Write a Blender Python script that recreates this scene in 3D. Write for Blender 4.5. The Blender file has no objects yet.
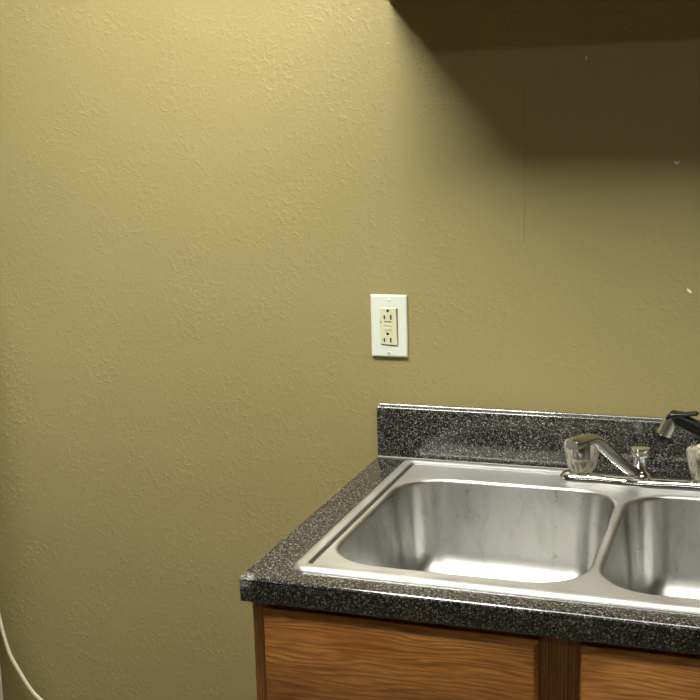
import bpy, bmesh, math
from mathutils import Vector, Matrix
from math import sin, cos, pi, radians

SC = bpy.context.scene
COL = SC.collection

# ---------------------------------------------------------------- camera
CAM_LOC = Vector((0.6639, -1.9992, 0.5976))
YAW, PITCH, ROLL, FPX = -0.34560, -0.18613, -0.02912, 1153.2
fwd = Vector((sin(YAW)*cos(PITCH), cos(YAW)*cos(PITCH), sin(PITCH)))
rgt = Vector((cos(YAW), -sin(YAW), 0)); upv = rgt.cross(fwd)
r2 = rgt*cos(ROLL) + upv*sin(ROLL); u2 = -rgt*sin(ROLL) + upv*cos(ROLL)
cd = bpy.data.cameras.new('camera'); cam = bpy.data.objects.new('camera', cd); COL.objects.link(cam)
M = Matrix((r2, u2, -fwd)).transposed().to_4x4(); M.translation = CAM_LOC
cam.matrix_world = M
cd.sensor_width = 36; cd.sensor_fit = 'HORIZONTAL'; cd.lens = FPX/700*36; cd.clip_start = 0.02
SC.camera = cam

# ---------------------------------------------------------------- world, exposure, light levels
w = bpy.data.worlds.new('world'); SC.world = w; w.use_nodes = True
w.node_tree.nodes['Background'].inputs[0].default_value = (0.9, 0.95, 1, 1)
w.node_tree.nodes['Background'].inputs[1].default_value = 0.01
SC.view_settings.view_transform = 'Standard'; SC.view_settings.look = 'None'
SC.view_settings.exposure = 0.0; SC.view_settings.gamma = 1.0; SC.view_settings.use_curve_mapping = False
LIGHT_NEAR = 45.0      # emission of the fixture near the sink wall
LIGHT_FAR = 9.5
LIGHT_SIDE = 12.0     # emission of the fixture above the right end of the counter       # emission of the fixture across the room
LIGHT_COL = (0.99, 1.0, 0.90)
CEIL = 1.53; FLOOR = -0.91

# ---------------------------------------------------------------- helpers
def link(name, bm, mat, parent=None, smooth=True, angle=35):
    bmesh.ops.recalc_face_normals(bm, faces=bm.faces)
    me = bpy.data.meshes.new(name); bm.to_mesh(me); bm.free()
    o = bpy.data.objects.new(name, me); COL.objects.link(o)
    if mat: me.materials.append(mat)
    if smooth:
        for p in me.polygons: p.use_smooth = True
        me.set_sharp_from_angle(angle=radians(angle))
    if parent: o.parent = parent; o.matrix_parent_inverse = parent_inv(parent)
    return o
def parent_inv(p):
    m = Matrix.Translation(p.location)
    q = p
    while q.parent: q = q.parent; m = Matrix.Translation(q.location) @ m
    return m.inverted() if not p.parent else Matrix.Identity(4)
def thing(name, label, cat, loc=(0, 0, 0), group=None):
    o = bpy.data.objects.new(name, None); COL.objects.link(o); o.location = loc
    o.empty_display_size = 0.05
    tag(o, label, cat, group); return o
def tag(o, label, cat, group=None):
    o['label'] = label; o['category'] = cat
    if group: o['group'] = group
def box(bm, x0, x1, y0, y1, z0, z1, bev=0, seg=2):
    r = bmesh.ops.create_cube(bm, size=1)
    vs = r['verts']
    for v in vs:
        v.co = Vector(((x0+x1)/2+v.co.x*(x1-x0), (y0+y1)/2+v.co.y*(y1-y0), (z0+z1)/2+v.co.z*(z1-z0)))
    if bev:
        es = list({e for v in vs for e in v.link_edges})
        bmesh.ops.bevel(bm, geom=es, offset=bev, segments=seg, profile=0.5, affect='EDGES')
    return bm
def boxo(name, b, mat, parent=None, bev=0, seg=2):
    bm = bmesh.new(); box(bm, *b, bev=bev, seg=seg); return link(name, bm, mat, parent)
def rrect(x0, x1, y0, y1, r, z, n=10, exp=None):
    pts = []
    for cx, cy, a0 in ((x1-r, y1-r, 0), (x0+r, y1-r, 90), (x0+r, y0+r, 180), (x1-r, y0+r, 270)):
        for i in range(n+1):
            a = radians(a0 + 90*i/n); pts.append(Vector((cx+r*cos(a), cy+r*sin(a), z)))
    return pts
def loft(bm, rings, cap0=False, cap1=False, closed=True):
    vr = [[bm.verts.new(p) for p in r] for r in rings]
    for a, b in zip(vr, vr[1:]):
        n = len(a)
        for i in range(n if closed else n-1):
            j = (i+1) % n
            bm.faces.new((a[i], a[j], b[j], b[i]))
    if cap0: bm.faces.new(list(reversed(vr[0])))
    if cap1: bm.faces.new(vr[-1])
    return vr
def lathe(bm, prof, center=(0, 0, 0), axis=(0, 0, 1), n=32, flute=None):
    """prof: list of (radius, height)"""
    ax = Vector(axis).normalized()
    t = Vector((1, 0, 0)) if abs(ax.x) < 0.9 else Vector((0, 1, 0))
    u = ax.cross(t).normalized(); v = ax.cross(u)
    c = Vector(center); rings = []
    for r, h in prof:
        ring = []
        for i in range(n):
            a = 2*pi*i/n; k = flute(a, r, h) if flute else 1
            ring.append(c + ax*h + (u*cos(a)+v*sin(a))*max(r, 1e-5)*k)
        rings.append(ring)
    return loft(bm, rings, True, True)
def sweep(bm, path, secs, n=16, up=(0, 0, 1)):
    """path points; secs = (halfwidth, halfheight) per point, rounded-rect-ish superellipse"""
    P = [Vector(p) for p in path]; rings = []
    for i, p in enumerate(P):
        t = (P[min(i+1, len(P)-1)] - P[max(i-1, 0)]).normalized()
        s = t.cross(Vector(up)); 
        if s.length < 1e-3: s = Vector((1, 0, 0))
        s.normalize(); u = s.cross(t).normalized()
        a, b = secs[i]; ring = []
        for k in range(n):
            th = 2*pi*k/n; c, d = cos(th), sin(th)
            ring.append(p + s*a*math.copysign(abs(c)**0.75, c) + u*b*math.copysign(abs(d)**0.75, d))
        rings.append(ring)
    return loft(bm, rings, True, True)
def bez(pts, n=8):
    """catmull-rom through pts"""
    P = [Vector(p) for p in pts]; P = [2*P[0]-P[1]] + P + [2*P[-1]-P[-2]]; out = []
    for i in range(1, len(P)-2):
        a, b, c, d = P[i-1:i+3]
        for k in range(n):
            t = k/n
            out.append(0.5*((2*b)+(c-a)*t+(2*a-5*b+4*c-d)*t*t+(3*b-a-3*c+d)*t**3))
    out.append(P[-2]); return out

# ---------------------------------------------------------------- materials
def mat(name, color=(.8, .8, .8), rough=.5, metal=0, **kw):
    m = bpy.data.materials.new(name); m.use_nodes = True
    b = m.node_tree.nodes['Principled BSDF']
    b.inputs['Base Color'].default_value = (*color, 1); b.inputs['Roughness'].default_value = rough
    b.inputs['Metallic'].default_value = metal
    for k, v in kw.items(): b.inputs[k].default_value = v
    return m
class N:
    def __init__(s, m): s.m = m; s.t = m.node_tree; s.b = s.t.nodes['Principled BSDF']
    def n(s, typ, ins=None, **props):
        x = s.t.nodes.new(typ)
        for k, v in props.items(): setattr(x, k, v)
        for k, v in (ins or {}).items():
            if hasattr(v, 'is_output') or isinstance(v, bpy.types.NodeSocket): s.t.links.new(v, x.inputs[k])
            else: x.inputs[k].default_value = v
        return x
    def l(s, a, b): s.t.links.new(a, b)
    def obj(s, scale=(1, 1, 1), loc=(0, 0, 0)):
        c = s.n('ShaderNodeTexCoord'); return s.n('ShaderNodeMapping', {'Vector': c.outputs['Object'], 'Scale': scale, 'Location': loc}).outputs[0]
    def noise(s, vec, scale, detail=2, rough=.5, dist=0):
        return s.n('ShaderNodeTexNoise', {'Vector': vec, 'Scale': scale, 'Detail': detail, 'Roughness': rough, 'Distortion': dist}).outputs['Fac']
    def ramp(s, fac, stops, interp='LINEAR'):
        r = s.n('ShaderNodeValToRGB', {'Fac': fac}); e = r.color_ramp.elements; r.color_ramp.interpolation = interp
        while len(e) < len(stops): e.new(.5)
        for el, (p, c) in zip(e, stops):
            el.position = p; el.color = (*c, 1) if hasattr(c, '__len__') else (c, c, c, 1)
        return r.outputs[0]
    def math(s, op, a, b=0.0, clamp=False):
        return s.n('ShaderNodeMath', {0: a, 1: b}, operation=op, use_clamp=clamp).outputs[0]
    def mix(s, f, a, b):
        x = s.n('ShaderNodeMix', data_type='RGBA')
        for k, v in ((0, f), (6, a), (7, b)):
            if isinstance(v, bpy.types.NodeSocket): s.l(v, x.inputs[k])
            else: x.inputs[k].default_value = (*v, 1) if hasattr(v, '__len__') and len(v) == 3 else v
        return x.outputs[2]
    def bump(s, h, strength, dist=.001, normal=None):
        ins = {'Height': h, 'Strength': strength, 'Distance': dist}
        if normal: ins['Normal'] = normal
        o = s.n('ShaderNodeBump', ins).outputs[0]; s.l(o, s.b.inputs['Normal']); return o

# wall paint: tan eggshell over orange-peel texture
WALLC = (0.335, 0.272, 0.120)
def wall_material(seam=False):
    m = mat('tan_wall_paint', WALLC, .42); n = N(m); v = n.obj()
    fine = n.noise(v, 135, 3, .55, .4)
    blobs = n.ramp(n.noise(v, 92, 2, .5, .5), [(.52, 0), (.66, 1)])
    sparse = n.ramp(n.noise(v, 9, 2), [(.42, .25), (.62, 1)])
    h = n.math('ADD', n.math('MULTIPLY', fine, .8), n.math('MULTIPLY', blobs, sparse))
    tiny = n.ramp(n.noise(v, 150, 1), [(.64, 0), (.76, 1)])
    h = n.math('ADD', h, n.math('MULTIPLY', tiny, .7))
    col = n.mix(n.noise(v, 3, 3), tuple(c*.95 for c in WALLC), tuple(c*1.05 for c in WALLC))
    if seam:
        s = n.n('ShaderNodeSeparateXYZ', {0: v})
        wob = n.math('MULTIPLY', n.math('SUBTRACT', n.noise(v, 6, 1), .5), .006)
        d = n.math('ABSOLUTE', n.math('SUBTRACT', n.math('ADD', s.outputs[0], wob), .274))
        line = n.math('SUBTRACT', 1, n.math('DIVIDE', d, .0011), True)
        zr = n.math('MULTIPLY', n.math('GREATER_THAN', s.outputs[2], .40), n.math('LESS_THAN', s.outputs[2], .665))
        brk = n.ramp(n.noise(v, 30, 2), [(.35, .2), (.55, 1)])
        f = n.math('MULTIPLY', n.math('MULTIPLY', line, zr), n.math('MULTIPLY', brk, .55))
        col = n.mix(f, col, (.17, .085, .03))
        h = n.math('SUBTRACT', h, n.math('MULTIPLY', f, 1.2))
    n.l(col, n.b.inputs['Base Color'])
    n.bump(h, .43, .0014)
    n.b.inputs['Specular IOR Level'].default_value = .42
    return m
M_WALLB = wall_material(True); M_WALL = wall_material()
M_CEIL = mat('dull_ceiling', (.36, .35, .32), .9)
def floor_material():
    m = mat('vinyl_floor', (.3, .25, .18), .4); n = N(m); v = n.obj()
    b = n.n('ShaderNodeTexBrick', {'Vector': v, 'Scale': 1.0, 'Color1': (.20, .17, .125, 1), 'Color2': (.175, .147, .106, 1), 'Mortar': (.15, .12, .09, 1), 'Mortar Size': .004, 'Brick Width': .3, 'Row Height': .3}, offset=0)
    n.l(b.outputs[0], n.b.inputs['Base Color']); return m
M_FLOOR = floor_material()
M_TRIM = mat('trim_paint', (.6, .56, .45), .4)

def laminate():
    m = mat('granite_laminate', (.05, .05, .05), .22); n = N(m); v = n.obj()
    def cells(scale):
        wv = n.n('ShaderNodeMixRGB', {0: .0035, 1: v}); 
        nz = n.n('ShaderNodeTexNoise', {'Vector': v, 'Scale': 260.0, 'Detail': 2.0}); n.l(nz.outputs['Color'], wv.inputs[2])
        c = n.n('ShaderNodeTexVoronoi', {'Vector': wv.outputs[0], 'Scale': scale}); return n.n('ShaderNodeSeparateColor', {0: c.outputs['Color']}).outputs
    a = cells(430); b = cells(620)
    c1 = n.ramp(a[0], [(0, (.006, .006, .006)), (.34, (.016, .016, .015)), (.55, (.045, .043, .040)), (.74, (.085, .078, .070)), (.9, (.19, .185, .175))], 'CONSTANT')
    c2 = n.ramp(b[1], [(0, (.008, .008, .008)), (.5, (.035, .034, .034)), (.76, (.125, .115, .10)), (.92, (.27, .265, .25))], 'CONSTANT')
    col = n.mix(n.ramp(n.noise(v, 150, 1), [(.42, 0), (.55, 1)]), c1, c2)
    # chipped, paler corner at the front left end and a rubbed front edge
    p = n.n('ShaderNodeVectorMath', {0: v, 1: (.006, -.632, -.003)}, operation='DISTANCE').outputs['Value']
    near = n.math('SUBTRACT', 1, n.math('DIVIDE', p, .017), True)
    chip = n.math('MULTIPLY', n.math('MULTIPLY', near, 3, True), n.ramp(n.noise(v, 210, 2, .5, 1.5), [(.47, 0), (.53, 1)]))
    col = n.mix(chip, col, (.34, .33, .31))
    n.l(col, n.b.inputs['Base Color'])
    n.l(n.ramp(n.noise(v, 30, 3), [(.3, .10), (.7, .16)]), n.b.inputs['Roughness'])
    n.bump(n.noise(v, 420, 2), .04, .0004)
    return m
M_LAM = laminate(); M_LAM.node_tree.nodes['Principled BSDF'].inputs['Specular IOR Level'].default_value = .8

def steel(name, lo, hi, r0, r1, aniso, stains):
    m = mat(name, (.60, .59, .55), .3, 1.0); n = N(m)
    g = n.noise(n.obj((1.5, 60, 60)), 12, 3, .6)
    blot = n.noise(n.obj(), 9, 4, .6)
    col = n.mix(blot, lo, hi)
    if stains:   # water marks and small dark spots
        spot = n.ramp(n.noise(n.obj((1, 1, .8)), 55, 3, .6, .5), [(.64, 0), (.71, 1)])
        smear = n.ramp(n.noise(n.obj((1, 1, .45)), 26, 4, .65, .8), [(.50, 0), (.72, 1)])
        col = n.mix(n.math('MULTIPLY', smear, .42), col, (.30, .29, .25))
        col = n.mix(n.math('MULTIPLY', spot, .40), col, (.16, .155, .13))
    n.l(col, n.b.inputs['Base Color'])
    n.l(n.math('ADD', n.math('MULTIPLY', g, .0 if stains else .06), n.ramp(blot, [(.3, r0), (.7, r1)])), n.b.inputs['Roughness'])
    ge = n.n('ShaderNodeNewGeometry'); sx = n.n('ShaderNodeSeparateXYZ', {0: ge.outputs['Normal']})
    a = n.math('ABSOLUTE', sx.outputs[2]); t = n.n('ShaderNodeCombineXYZ', {0: 0.0, 1: a, 2: n.math('SUBTRACT', 1.02, a)})
    n.l(t.outputs[0], n.b.inputs['Tangent']); n.b.inputs['Anisotropic'].default_value = aniso
    return m
M_STEEL = steel('satin_stainless_steel', (.56, .555, .54), (.70, .695, .68), .38, .46, .4, False)
M_BOWL = steel('brushed_stainless_steel', (.50, .495, .475), (.62, .615, .595), .30, .35, .72, True)
M_CHROME = mat('chrome', (.78, .78, .77), .07, 1.0)
M_CHROME2 = mat('worn_chrome', (.44, .43, .40), .2, 1.0)
M_SATIN = mat('satin_chrome', (.80, .80, .79), .22, 1.0)
M_BLACK = mat('black_plastic', (.008, .008, .008), .22)
M_RUBBER = mat('dark_rubber', (.02, .02, .02), .6)
def acrylic():
    m = mat('clouded_clear_acrylic', (.9, .86, .72), .12, 0, **{'IOR': 1.49, 'Transmission Weight': .6})
    n = N(m); v = n.obj((1, 1, .35))
    f = n.ramp(n.noise(v, 120, 3, .6), [(.35, (.30, .26, .17)), (.55, (.86, .81, .66)), (.7, (.95, .92, .8))])
    n.l(f, n.b.inputs['Base Color']); return m
M_ACR = acrylic()
M_CREAMCAP = mat('cream_cap', (.72, .66, .45), .35)
M_WHITE = mat('white_plastic', (.74, .765, .68), .35)
M_CREAM = mat('cream_plastic', (.68, .67, .44), .38)
M_DARK = mat('dark_slot', (.012, .01, .008), .8)
M_GAP = mat('olive_gap', (.10, .08, .03), .8)
M_CAULK = mat('pale_caulk', (.42, .40, .36), .5)
M_CORD = mat('cream_cord', (.80, .74, .55), .4)
M_FRIDGE = mat('white_appliance_enamel', (.75, .75, .72), .35)
nf = N(M_FRIDGE); nf.bump(nf.noise(nf.obj(), 300, 2), .4, .0008)
M_GASKET = mat('grey_gasket', (.3, .3, .3), .6)
M_CHIP = mat('bare_plaster', (.88, .87, .80), .8)

def oak(name, axis, dark=1.0, off=(0, 0, 0), figure=True):
    """oak, grain along axis (0=x, 2=z); figure = broad flat-sawn pattern widening downwards"""
    m = mat(name, (.3, .12, .04), .36); n = N(m)
    tint = lambda *c: tuple(x*dark for x in c)
    def stretched(k, o=off):
        sc = [1, 1, 1]; sc[axis] = k; return n.obj(tuple(sc), o)
    s = n.n('ShaderNodeSeparateXYZ', {0: n.obj((1, 1, 1), off)}); cross = s.outputs[2 if axis == 0 else 0]
    warp = n.math('SUBTRACT', n.noise(stretched(.16), 16, 3, .5), .5)
    if figure:
        q = n.math('ADD', n.math('ADD', cross, .275), n.math('MULTIPLY', warp, .085))
        ph = n.math('MULTIPLY', n.math('MULTIPLY', q, q), 2500)
    else:
        ph = n.math('MULTIPLY', n.math('ADD', cross, n.math('MULTIPLY', warp, .03)), 1500)
    ring = n.math('ADD', n.math('MULTIPLY', n.math('SINE', ph), .5), .5)
    ring = n.math('POWER', ring, 1.6)
    ring = n.math('MULTIPLY', ring, n.ramp(n.noise(stretched(.25), 34, 2, .5), [(.3, .25), (.62, 1)]))
    fleck = n.ramp(n.noise(stretched(.07), 240, 3, .65), [(.45, 0), (.62, 1)])
    pores = n.ramp(n.noise(stretched(.05), 700, 2, .6), [(.46, 0), (.60, 1)])
    band = n.ramp(n.noise(stretched(.3), 14, 3, .6), [(.3, 0), (.7, 1)])
    base = n.mix(band, tint(.50, .18, .038), tint(.82, .37, .100))
    base = n.mix(n.math('MULTIPLY', ring, .64), base, tint(.21, .062, .013))
    base = n.mix(n.math('MULTIPLY', fleck, .42), base, tint(.20, .066, .015))
    base = n.mix(n.math('MULTIPLY', pores, .25), base, tint(.13, .045, .012))
    knot = n.n('ShaderNodeVectorMath', {0: n.obj((.55, 0, 1)), 1: (.085, 0, -.168)}, operation='DISTANCE').outputs['Value']
    base = n.mix(n.math('MULTIPLY', n.math('SUBTRACT', 1, n.math('DIVIDE', knot, .0065), True), .8), base, (.04, .025, .012))
    n.l(base, n.b.inputs['Base Color'])
    n.bump(fleck, -.2, .0005)
    n.b.inputs['Coat Weight'].default_value = .35; n.b.inputs['Coat Roughness'].default_value = .22
    return m
M_OAKH = oak('honey_oak_horizontal', 0, 1.0); M_OAKV = oak('honey_oak_vertical', 2, .62, (.3, 0, 0), False)
M_OAKV2 = oak('honey_oak_door', 2, .9, (.1, 0, 0))
M_INNER = mat('cabinet_inside', (.25, .17, .09), .7)

# ---------------------------------------------------------------- room shell
XL, XR, YF = -2.6, 3.2, -5.4
def slab(name, b, m):
    o = boxo(name, b, m); o['kind'] = 'structure'; return o
wb = slab('wall_back', (XL-.1, XR+.1, 0, .1, FLOOR, CEIL), M_WALLB)
slab('wall_left', (XL-.1, XL, YF, 0, FLOOR, CEIL), M_WALL)
slab('wall_right', (XR, XR+.1, YF, 0, FLOOR, CEIL), M_WALL)
slab('wall_front', (XL-.1, XR+.1, YF-.1, YF, FLOOR, CEIL), M_WALL)
slab('ceiling', (XL-.1, XR+.1, YF-.1, .1, CEIL, CEIL+.1), M_CEIL)
slab('floor', (XL-.1, XR+.1, YF-.1, .1, FLOOR-.1, FLOOR), M_FLOOR)
boxo('baseboard_back', (XL, -.02, -.012, 0, FLOOR, FLOOR+.09), M_TRIM, None, .003)['kind'] = 'structure'
# bare chips in the wall paint
def chip(x, z, pts):
    bm = bmesh.new()
    a = [bm.verts.new((x+px, .0002, z+pz)) for px, pz in pts]; f = bm.faces.new(a)
    r = bmesh.ops.extrude_face_region(bm, geom=[f])
    for e in r['geom']:
        if isinstance(e, bmesh.types.BMVert): e.co.y = -.0008
    link('paint_chip', bm, M_CHIP, wb, False)
k = .0018
chip(.5275, .5350, [(-2.6*k, 1.2*k), (-2.2*k, -.8*k), (-.4*k, -2.2*k), (1.8*k, -1.6*k), (2.6*k, 1.4*k), (1.4*k, .2*k), (-.4*k, -.4*k), (-1.6*k, .2*k)])
chip(.5525, .3205, [(-2.4*k, 2.2*k), (-1.2*k, -.6*k), (1.2*k, -2.4*k), (2.4*k, -1.4*k), (1.2*k, .8*k)])
chip(.3775, .710, [(-.6*k, -2*k), (.3*k, -1.8*k), (.9*k, 1.8*k), (.2*k, 1.2*k)])

# ---------------------------------------------------------------- ceiling lights
def fixture(name, cx, cy, lx, ly, strength, label):
    t = thing('ceiling_light', label, 'light', (cx, cy, CEIL))
    bm = bmesh.new(); box(bm, cx-lx/2, cx+lx/2, cy-ly/2, cy+ly/2, CEIL-.045, CEIL, .006)
    link('housing', bm, mat('light_housing', (.8, .8, .78), .5), t)
    m = mat('lit_diffuser_'+name, (1, 1, 1), .5)
    m.node_tree.nodes['Principled BSDF'].inputs['Emission Color'].default_value = (*LIGHT_COL, 1)
    m.node_tree.nodes['Principled BSDF'].inputs['Emission Strength'].default_value = strength
    boxo('diffuser', (cx-lx/2+.015, cx+lx/2-.015, cy-ly/2+.015, cy+ly/2-.015, CEIL-.065, CEIL-.0445), m, t)
fixture('near', -.24, -.80, .60, .46, LIGHT_NEAR, 'lit fluorescent ceiling light nearest the sink wall')
fixture('side',   .60, -.78, 1.20, .40, LIGHT_SIDE, 'lit fluorescent ceiling light above the right end of the counter')
fixture('far', .66, -2.46, 2.40, .10, LIGHT_FAR, 'lit fluorescent ceiling light farther out across the room')

# ---------------------------------------------------------------- base cabinet
D = .635; T = .036
CX0, CX1 = .0070, .955; YB = -.6110; ZT = -T-.001
cab = thing('base_cabinet', 'honey oak base cabinet under the dark speckled countertop and sink', 'cabinet', (.48, -.3, FLOOR))
boxo('side_panel', (CX0, CX0+.012, -.566, -.004, FLOOR+.1, ZT), M_OAKV, cab, .001)
boxo('side_panel', (CX1-.012, CX1, -.566, -.004, FLOOR+.1, ZT), M_OAKV, cab, .001)
boxo('bottom_panel', (CX0+.012, CX1-.012, -.566, -.004, FLOOR+.1, FLOOR+.115), M_INNER, cab)
boxo('back_panel', (CX0+.012, CX1-.012, -.010, -.004, FLOOR+.115, ZT-.01), M_INNER, cab)
boxo('toe_kick', (CX0+.012, CX1-.012, -.52, -.505, FLOOR, FLOOR+.1), M_OAKV, cab)
bm = bmesh.new()
bm.free()
for a, b in ((CX0, CX0+.038), (.402, .474), (CX1-.038, CX1)): boxo('frame_stile', (a, b, YB, -.566, FLOOR+.1, ZT), M_OAKV, cab, .0008, 1)
for z0, z1 in ((ZT-.035, ZT), (-.255, -.215), (FLOOR+.1, FLOOR+.135)):
    for xa, xb in ((CX0+.038, .402), (.474, CX1-.038)): boxo('frame_rail', (xa, xb, YB+.0002, -.566, z0, z1), M_OAKH, cab)
def front(name, x0, x1, z0, z1, m):
    # slab front with chamfered edges
    bm = bmesh.new(); y1 = YB-.0005; y0 = YB-.0195; c = .0065
    rings = [[(x0, y1, z0), (x1, y1, z0), (x1, y1, z1), (x0, y1, z1)],
             [(x0, y0+.010, z0), (x1, y0+.010, z0), (x1, y0+.010, z1), (x0, y0+.010, z1)],
             [(x0+c*.7, y0, z0+c), (x1-c*.7, y0, z0+c), (x1-c*.7, y0, z1-c), (x0+c*.7, y0, z1-c)]]
    loft(bm, [[Vector(p) for p in r] for r in rings], True, True)
    bmesh.ops.bevel(bm, geom=[e for e in bm.edges], offset=.0006, segments=2, profile=.5, affect='EDGES')
    return link(name, bm, m, cab, True, 25)
ZF = -.0490
front('drawer_front', .0285, .4125, -.235, ZF, M_OAKH)
front('drawer_front', .4650, .940, -.235, ZF, M_OAKH)
for x0, x1, hx in ((.0255, .4125, .38), (.4650, .940, .495)):
    d = front('door', x0, x1, FLOOR+.12, -.245, M_OAKV2)
    bm = bmesh.new(); lathe(bm, [(.006, 0), (.006, .012), (.015, .018), (.016, .024), (.010, .029), (0, .030)], (hx, YB-.0195, -.30), (0, -1, 0), 24)
    link('knob', bm, M_CHROME2, d)

# ---------------------------------------------------------------- countertop
ctr = thing('countertop', 'black and grey speckled laminate countertop with short backsplash', 'countertop', (.48, -.3, -T))
CE = .975
SX0 = .0585; SX1 = SX0+.838; SY0 = -.597; SY1 = -.036
bm = bmesh.new()
outer = [bm.verts.new((x, y, 0)) for x, y in ((0, -D), (CE, -D), (CE, -.0005), (0, -.0005))]
inner = [bm.verts.new((x, y, 0)) for x, y in ((SX0+.014, SY0+.014), (SX1-.014, SY0+.014), (SX1-.014, SY1-.014), (SX0+.014, SY1-.014))]
for L in (outer, inner):
    for i in range(4): bm.edges.new((L[i], L[(i+1) % 4]))
for i in range(4):
    bm.faces.new((outer[i], outer[(i+1) % 4], inner[(i+1) % 4], inner[i]))
r = bmesh.ops.extrude_face_region(bm, geom=list(bm.faces))
for e in r['geom']:
    if isinstance(e, bmesh.types.BMVert): e.co.z = -T
bm.normal_update()
def sel(f): return [e for e in bm.edges if f(*[v.co for v in e.verts])]
es = sel(lambda a, b: abs(a.y+D) < 1e-5 and abs(b.y+D) < 1e-5 and abs(a.z) < 1e-5 and abs(b.z) < 1e-5)
bmesh.ops.bevel(bm, geom=es, offset=.0075, segments=6, profile=.5, affect='EDGES')
es = sel(lambda a, b: abs(a.x) < 1e-5 and abs(b.x) < 1e-5 and not (abs(a.z+T) < 1e-5 and abs(b.z+T) < 1e-5) and not (a.y > -.001 and b.y > -.001))
bmesh.ops.bevel(bm, geom=es, offset=.0022, segments=3, profile=.5, affect='EDGES')
es = sel(lambda a, b: abs(a.y+D) < 1e-5 and abs(b.y+D) < 1e-5 and abs(a.z+T) < 1e-5 and abs(b.z+T) < 1e-5)
bmesh.ops.bevel(bm, geom=es, offset=.002, segments=3, profile=.5, affect='EDGES')
link('counter_slab', bm, M_LAM, ctr)
# backsplash: extruded profile with a rounded top front edge
BH = .0975; BT = .0195; rr = .006
prof = [(-BT, .0004), (-BT, BH-rr)] + [(-BT+rr-rr*cos(radians(a)), BH-rr+rr*sin(radians(a))) for a in range(15, 91, 15)] + [(-.0055, BH), (-.0045, BH+.0012), (-.0003, BH+.0015), (-.0003, .0004)]
bm = bmesh.new()
xs = [.0015, .0035, CE]
rings = []
for i, x in enumerate((.0, .0015, CE)):
    s = .0015 if i == 0 else 0
    rings.append([Vector((x, min(y+s, -.0003) if y < -.001 else y, z-s if z > .01 else z)) for y, z in prof])
loft(bm, rings, True, True)
link('backsplash', bm, M_LAM, ctr)
bm = bmesh.new(); box(bm, .001, CE-.001, -BT-.0022, -BT+.0005, -.0002, .0022, .0008, 2)
link('caulk_bead', bm, M_CAULK, ctr)

# ---------------------------------------------------------------- sink
sink = thing('kitchen_sink', 'double bowl stainless steel drop-in sink set in the speckled counter', 'sink', (SX0+.419, -.31, 0))
def inset(d, z, r): return rrect(SX0+d, SX1-d, SY0+d, SY1-d, r, z, 10)
NB = 14
bowls = [(.0940, .4570), (.4755, .8600)]; BY0, BY1 = -.550, -.136; BR = .078
bm = bmesh.new()
ZD = .0026
rim = [inset(.0, .0003, .022), inset(.0012, .0028, .021), inset(.004, .0050, .019), inset(.008, .0060, .016), inset(.0185, .0060, .011), inset(.0195, .0052, .010), inset(.0200, .0012, .0098), inset(.0232, .0008, .008), inset(.0252, ZD, .0075)]
vr = loft(bm, rim)
def bowlring(i, d, z, r, n=NB): return rrect(bowls[i][0]+d, bowls[i][1]-d, BY0+d, BY1-d, r, z, n)
tops = []
L = .007
for i in (0, 1):
    tops.append([bm.verts.new(p) for p in bowlring(i, -L, ZD, BR+L)])
es = []
for ring in (vr[-1], tops[0], tops[1]):
    for a in range(len(ring)):
        v0, v1 = ring[a], ring[(a+1) % len(ring)]
        e = bm.edges.get((v0, v1)) or bm.edges.new((v0, v1)); es.append(e)
# dividing walls closer than 2*L would overlap: divider is 36 mm wide
bmesh.ops.triangle_fill(bm, edges=es, use_beauty=True, use_dissolve=False)
# drop any fill face lying inside a bowl opening
kill = []
for f in bm.faces:
    c = f.calc_center_median()
    if abs(c.z-ZD) < 1e-5 and len(f.verts) == 3:
        for i in (0, 1):
            if bowls[i][0]+.02 < c.x < bowls[i][1]-.02 and BY0+.02 < c.y < BY1-.02 and all(v in set(tops[i]) for v in f.verts): kill.append(f)
if kill: bmesh.ops.delete(bm, geom=list(set(kill)), context='FACES_ONLY')
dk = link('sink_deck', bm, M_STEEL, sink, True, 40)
dk.data.materials.append(mat('groove_shade', (.035, .035, .028), .6))
for p in dk.data.polygons:      # dark shading of the left rim groove, painted in as a material
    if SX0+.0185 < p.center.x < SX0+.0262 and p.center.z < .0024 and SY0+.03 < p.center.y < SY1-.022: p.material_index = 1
def make_bowl(i):
    bm = bmesh.new(); rings = []
    for k in range(0, 7):
        a = radians(90*k/6); rings.append(bowlring(i, -L+L*sin(a), ZD-L*(1-cos(a)), BR+L-L*sin(a)))
    dep = .168; fr = .052; taper = .010
    for t in (.25, .5, .75, 1): rings.append(bowlring(i, taper*t, ZD-L-(dep-fr-L)*t, BR-taper*t))
    for k in range(1, 10):
        a = radians(90*k/9); rings.append(bowlring(i, taper+fr*(1-cos(a)), ZD-dep+fr-fr*sin(a), max(BR-taper-fr*(1-cos(a)), .02)))
    cx = sum(bowls[i])/2; cy = (BY0+BY1)/2
    last = rings[-1]; n = len(last)
    for s, dz in ((.6, .0015), (.35, .003)):
        rings.append([Vector((cx+(p.x-cx)*s, cy+(p.y-cy)*s, p.z-dz)) for p in last])
    circ = []
    for p in last:
        a = math.atan2(p.y-cy, p.x-cx); circ.append(Vector((cx+.057*cos(a), cy+.057*sin(a), last[0].z-.004)))
    rings.append(circ)
    rings.append([Vector((cx+(p.x-cx)*.80, cy+(p.y-cy)*.80, p.z-.006)) for p in circ])
    loft(bm, rings)
    b = link('bowl', bm, M_BOWL, sink, True, 60)
    zz = last[0].z-.010
    bm = bmesh.new(); lathe(bm, [(.0455, -.03), (.0455, .0), (.040, .0), (.036, -.012), (.0, -.012)], (cx, cy, zz), n=40)
    link('drain_strainer', bm, M_CHROME2, b)
    return b
make_bowl(0); make_bowl(1)

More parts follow.
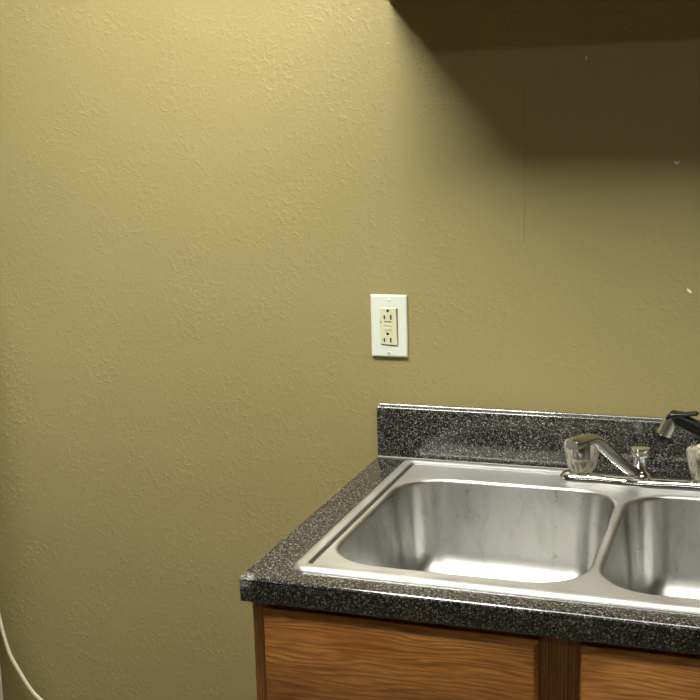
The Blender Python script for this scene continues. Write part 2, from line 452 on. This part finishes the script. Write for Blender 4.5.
# ---------------------------------------------------------------- faucet
FX, FY = .4860, -.0895; Z0 = ZD
fau = thing('faucet', 'low chrome kitchen faucet with two clear fluted knobs behind the sink bowls', 'faucet', (FX, FY, Z0))
# base plate: long, rounded ends, domed
bm = bmesh.new(); rings = []
hx, hy = .134, .0265
for d, z in ((0, 0), (0, .006), (.001, .0095), (.004, .0135), (.009, .0165), (.015, .0175)):
    ring = []
    for k in range(64):
        a = 2*pi*k/64; c, s = cos(a), sin(a)
        # stadium, waisted between knobs and hub
        x = math.copysign(abs(c)**.45, c)*(hx-d); wv = 1-.20*(sin(pi*abs(x)/hx*1.0)**2)
        y = math.copysign(abs(s)**.8, s)*(hy-d)*wv
        ring.append(Vector((FX+x, FY+y, Z0+z)))
    rings.append(ring)
loft(bm, rings, True, True); link('base_plate', bm, M_CHROME, fau, True, 50)
# spout hub and body
bm = bmesh.new()
lathe(bm, [(.021, .014), (.0215, .019), (.019, .023), (.015, .025), (.0125, .028), (.0125, .050), (.0135, .052), (.0175, .053), (.018, .056), (.0175, .0585), (.015, .060), (.017, .0615), (.0175, .064), (.0165, .0665), (.010, .068), (0, .068)], (FX, FY, Z0), n=40)
link('spout_hub', bm, M_CHROME, fau, True, 40)
# spout, swung forward and to the left
S0 = Vector((FX-.004, FY-.010, Z0+.026)); tip = Vector((FX-.076, FY-.176, 0))
dirv = Vector((tip.x-S0.x, tip.y-S0.y, 0)); LN = dirv.length; dirv.normalize()
def sp(s, z): return Vector((S0.x, S0.y, 0)) + dirv*s*LN + Vector((0, 0, Z0+z))
path = bez([sp(0, .022), sp(.20, .043), sp(.44, .073), sp(.64, .099), sp(.73, .1090), sp(.83, .1145), sp(.98, .1165), sp(1.11, .1160)], 6)
secs = [(.0095-.001*(i/len(path)), .0085) for i in range(len(path))]
secs = [(.0105+.0022*max(0, (i/len(path)-.55)/.45), .0085+.0012*max(0, (i/len(path)-.5)/.5)) for i in range(len(path))]
secs[0] = (.006, .005); secs[-1] = (.0108, .0072)
bm = bmesh.new(); sweep(bm, path, secs, 20)
spout = link('spout', bm, M_CHROME2, fau, True, 50)
tp = sp(.96, .112)
bm = bmesh.new(); lathe(bm, [(.0115, .006), (.0134, -.002), (.0134, -.017), (.0128, -.0225), (.0095, -.0232), (0, -.0232)], tp, n=28)
link('aerator', bm, M_CHROME2, spout, True, 40)
# two fluted knobs
for sx, nm in ((-1, 0), (1, 1)):
    hxp = FX + sx*.1005 + .0035
    bm = bmesh.new()
    lathe(bm, [(.020, .0135), (.0205, .0165), (.0175, .0185), (.011, .0200), (.011, .0225), (0, .0225)], (hxp, FY, Z0), n=32)
    st = link('knob_stem', bm, M_CHROME, fau, True, 40)
    bm = bmesh.new()
    fl = lambda a, r, h: 1 - (.085 if .027 < h < .071 else .04)*(1-abs(cos(4.5*a)))**1.0
    lathe(bm, [(.006, .0200), (.0200, .0200), (.0225, .023), (.0255, .032), (.0285, .045), (.0312, .058), (.0315, .065), (.0290, .070), (.0225, .0735), (.0150, .0745), (.0145, .0730), (0, .0730)], (hxp, FY, Z0), n=90, flute=fl)
    kb = link('knob', bm, M_ACR, fau, True, 30); kb['label'] = 'clouded clear fluted acrylic knob'
    bm = bmesh.new(); lathe(bm, [(.0142, .0731), (.0140, .0755), (.0115, .0770), (0, .0775)], (hxp, FY, Z0), n=32)
    link('index_cap', bm, M_CREAMCAP, kb)
    bm = bmesh.new(); lathe(bm, [(.0060, .0225), (.0060, .060), (0, .060)], (hxp, FY, Z0), n=20)
    link('core', bm, M_CHROME2, kb)

# ---------------------------------------------------------------- side sprayer
BX = FX+.2032
spr = thing('side_sprayer', 'black side sprayer with a chrome head, right of the faucet', 'sprayer', (BX, FY, Z0))
bm = bmesh.new(); lathe(bm, [(.024, 0), (.0245, .004), (.021, .009), (.0165, .016), (.0155, .03), (.012, .031), (0, .031)], (BX, FY, Z0), n=32)
link('holder', bm, M_CHROME, spr)
hc = Vector((.5350, FY, .1200))
bm = bmesh.new()
pth = bez([(BX, FY, Z0+.028), (BX-.004, FY, .046), (BX-.030, FY, .068), (BX-.066, FY, .0885), (.5930, FY, .0985), (.5600, FY, .1130), (.5420, FY, .1215), (.5310, FY, .1235)], 6)
sweep(bm, pth, [(.0115, .0115)]*8+[(.0128, .0120)]*(len(pth)-14)+[(.0120, .0110)]*3+[(.0110, .0095)]*2+[(.007, .006)], 20, (0, 1, 0))
body = link('handle', bm, M_BLACK, spr, True, 50)
ax = Vector((-.385, -.06, -.92)).normalized()
bm = bmesh.new(); lathe(bm, [(.006, -.006), (.0105, -.003), (.0118, .003), (.0128, .029), (.0118, .0300), (0, .0300)], hc, ax, 32)
head = link('spray_head', bm, M_CHROME, spr, True, 40); head.data.materials[0] = M_SATIN; head['label'] = 'chrome spray head'
bm = bmesh.new(); lathe(bm, [(.0100, .0290), (.0150, .0295), (.0156, .037), (.0140, .0405), (.010, .0400), (0, .0390)], hc, ax, 32)
link('nozzle_ring', bm, M_BLACK, spr, True, 40)
bm = bmesh.new()
sweep(bm, bez([(.5290, FY-.003, .1190), (.5340, FY-.003, .1255), (.5460, FY-.003, .1280), (.5620, FY-.003, .1305), (.5780, FY-.003, .1325)], 5), [(.006, .004)]+[(.0075, .0050)]*4+[(.009, .0060)]*4+[(.009, .0052)]*4+[(.0085, .0034)]*7+[(.004, .0012)], 16, (0, 0, 1))
link('lever', bm, M_BLACK, spr, True, 50)

# ---------------------------------------------------------------- outlet
OX, OZ = .0235, .2461
out = thing('wall_outlet', 'white wall plate with cream ground fault receptacle above the backsplash', 'outlet', (OX, 0, OZ))
def plate(bm, w, h, y0, y1, bev):
    box(bm, OX-w/2, OX+w/2, y0, y1, OZ-h/2, OZ+h/2)
bm = bmesh.new(); w_, h_ = .0699, .1160
loft(bm, [[Vector((OX+sx*(w_/2-i), y, OZ+sz*(h_/2-i))) for sx, sz in ((-1, -1), (1, -1), (1, 1), (-1, 1))] for i, y in ((.0005, -.0002), (0, -.0015), (.0002, -.0042), (.0012, -.0058), (.0032, -.0066))], True, True)
link('cover_plate', bm, M_WHITE, out, True, 20)
def q(px, py):   # pixel offsets measured on the photo -> plate coordinates
    dx = (px-389.2+.045*(325.9-py))/531.; dz = (325.9+(px-389.9)*.045-py)/547.+.0012
    return OX+dx, OZ+dz
bm = bmesh.new()
loft(bm, [[Vector((OX+x, y, OZ+z)) for x, z in ((-.0145, -.0352), (.0180, -.0364), (.0178, .0335), (-.0145, .0335))] for y in (-.0064, -.0068)], True, True)
link('opening_gap', bm, M_GAP, out, False)
# the receptacle sits slightly crooked in the opening
rec = bmesh.new()
loft(rec, [[Vector((OX+x*s, y, OZ+z*s)) for x, z in ((-.0160, -.0338), (.0166, -.0356), (.0152, .0340), (-.0156, .0345))] for y, s in ((-.0066, 1), (-.0082, 1), (-.0088, .975))], True, True)
rc = link('receptacle', rec, M_CREAM, out, True, 20); rc['label'] = 'cream receptacle, slightly crooked in its opening'
YR = -.0088
for px, py, hh in ((384.9, 317.0, .0074), (391.5, 317.3, .0088), (385.5, 340.4, .0074), (392.0, 340.7, .0088)):
    x, z = q(px, py); boxo('slot', (x-.0013, x+.0013, YR-.0004, YR+.0005, z-hh/2, z+hh/2), M_DARK, rc)
for px, py in ((388.3, 310.6), (388.7, 334.1)):
    x, z = q(px, py); bm = bmesh.new(); lathe(bm, [(.0026, 0), (.0026, .0009), (0, .0009)], (x, YR+.0005, z), (0, -1, 0), 20); link('ground_hole', bm, M_DARK, rc)
x, z = q(388.3, 321.9); boxo('button_gap', (x-.0068, x+.0068, YR-.0003, YR+.0005, z-.0009, z+.0009), M_GAP, rc)
x, z = q(388.4, 324.6); boxo('reset_button', (x-.0068, x+.0068, YR-.0009, YR+.0005, z-.0034, z+.0034), M_CREAM, rc, .0004)
x, z = q(388.5, 329.1); boxo('test_button', (x-.0068, x+.0068, YR-.0007, YR+.0005, z-.0030, z+.0030), M_CREAM, rc, .0004)
x, z = q(381.3, 321.9); boxo('indicator_light', (x-.0011, x+.0011, YR-.0004, YR+.0005, z-.0013, z+.0013), M_DARK, rc)
for px, py in ((388.8, 299.9), (390.3, 353.1)):
    x, z = q(px, py); bm = bmesh.new(); lathe(bm, [(.0030, 0), (.0030, .0008), (.0022, .0013), (0, .0014)], (x, -.0064, z), (0, -1, 0), 20); link('screw', bm, M_WHITE, out)

# ---------------------------------------------------------------- wall cabinet (only its lower back corner shows, it casts the shadow)
uc = thing('wall_cabinet', 'dark wooden wall cabinet high above the sink, its lower corner showing', 'cabinet', (.49, -.15, .822))
UX0, UX1, UZ0, UZ1 = .036, .95, .8205, CEIL-.002
boxo('side_panel', (UX0, UX0+.013, -.282, -.001, UZ0, UZ1), M_OAKV, uc, .0006)
boxo('side_panel', (UX1-.013, UX1, -.282, -.001, UZ0, UZ1), M_OAKV, uc, .0006)
boxo('bottom_panel', (UX0+.013, UX1-.013, -.282, -.001, UZ0+.0005, UZ0+.014), M_OAKV, uc)
boxo('top_panel', (UX0+.013, UX1-.013, -.282, -.001, UZ1-.013, UZ1), M_OAKV, uc)
for b in ((UX0, UX0+.04, UZ0, UZ1), (UX1-.04, UX1, UZ0, UZ1)): boxo('frame_stile', (b[0], b[1], -.300, -.2825, b[2], b[3]), M_OAKV, uc)
for b in ((UX0+.04, UX1-.04, UZ0, UZ0+.04), (UX0+.04, UX1-.04, UZ1-.04, UZ1)): boxo('frame_rail', (b[0], b[1], -.300, -.2825, b[2], b[3]), M_OAKH, uc)
for a, b, kx in ((UX0+.015, .490, .465), (.496, UX1-.015, .521)):
    d = boxo('door', (a, b, -.319, -.3005, UZ0+.015, UZ1-.015), M_OAKV2, uc, .004)
    bm = bmesh.new(); lathe(bm, [(.006, 0), (.006, .012), (.015, .018), (.016, .024), (.010, .029), (0, .030)], (kx, -.319, UZ0+.06), (0, -1, 0), 24); link('knob', bm, M_CHROME2, d)

# ---------------------------------------------------------------- refrigerator edge and cord at the far left
RX = -.8605
ref = thing('refrigerator', 'white appliance whose textured side edge shows at the lower left', 'refrigerator', (RX-.35, -.42, FLOOR))
boxo('body', (RX-.70, RX, -.66, -.060, FLOOR+.02, .38), M_FRIDGE, ref, .006)
boxo('door', (RX-.70, RX, -.72, -.668, FLOOR+.06, -.0), M_FRIDGE, ref, .012, 3)
boxo('door', (RX-.70, RX, -.72, -.668, .01, .38), M_FRIDGE, ref, .012, 3)
boxo('door_gasket', (RX-.69, RX-.01, -.668, -.66, FLOOR+.07, .37), M_GASKET, ref)
for fx in (-.66, -.04):
    for fy in (-.62, -.09):
        bm = bmesh.new(); lathe(bm, [(.018, 0), (.018, .006), (.008, .008), (.008, .022), (0, .022)], (RX+fx, fy, FLOOR), n=16); link('foot', bm, M_RUBBER, ref)
YC = -.03
cp = bez([(-.893, YC, -.24), (-.889, YC, -.34), (-.8772, YC, -.4279), (-.8706, YC, -.4620), (-.8591, YC, -.5050), (-.8340, YC, -.5500), (-.8072, YC, -.5877), (-.7790, YC, -.6120), (-.74, YC, -.655), (-.68, YC, -.72), (-.61, YC, -.80), (-.53, YC, -.87), (-.44, YC, -.9035), (-.30, YC, -.9055), (-.10, YC, -.9055)], 8)
bm = bmesh.new(); sweep(bm, cp, [(.0036, .0036)]*len(cp), 12, (0, 1, 0))
cord = link('power_cord', bm, M_CORD, None); tag(cord, 'cream white cord hanging down the tan wall at the lower left', 'cord')
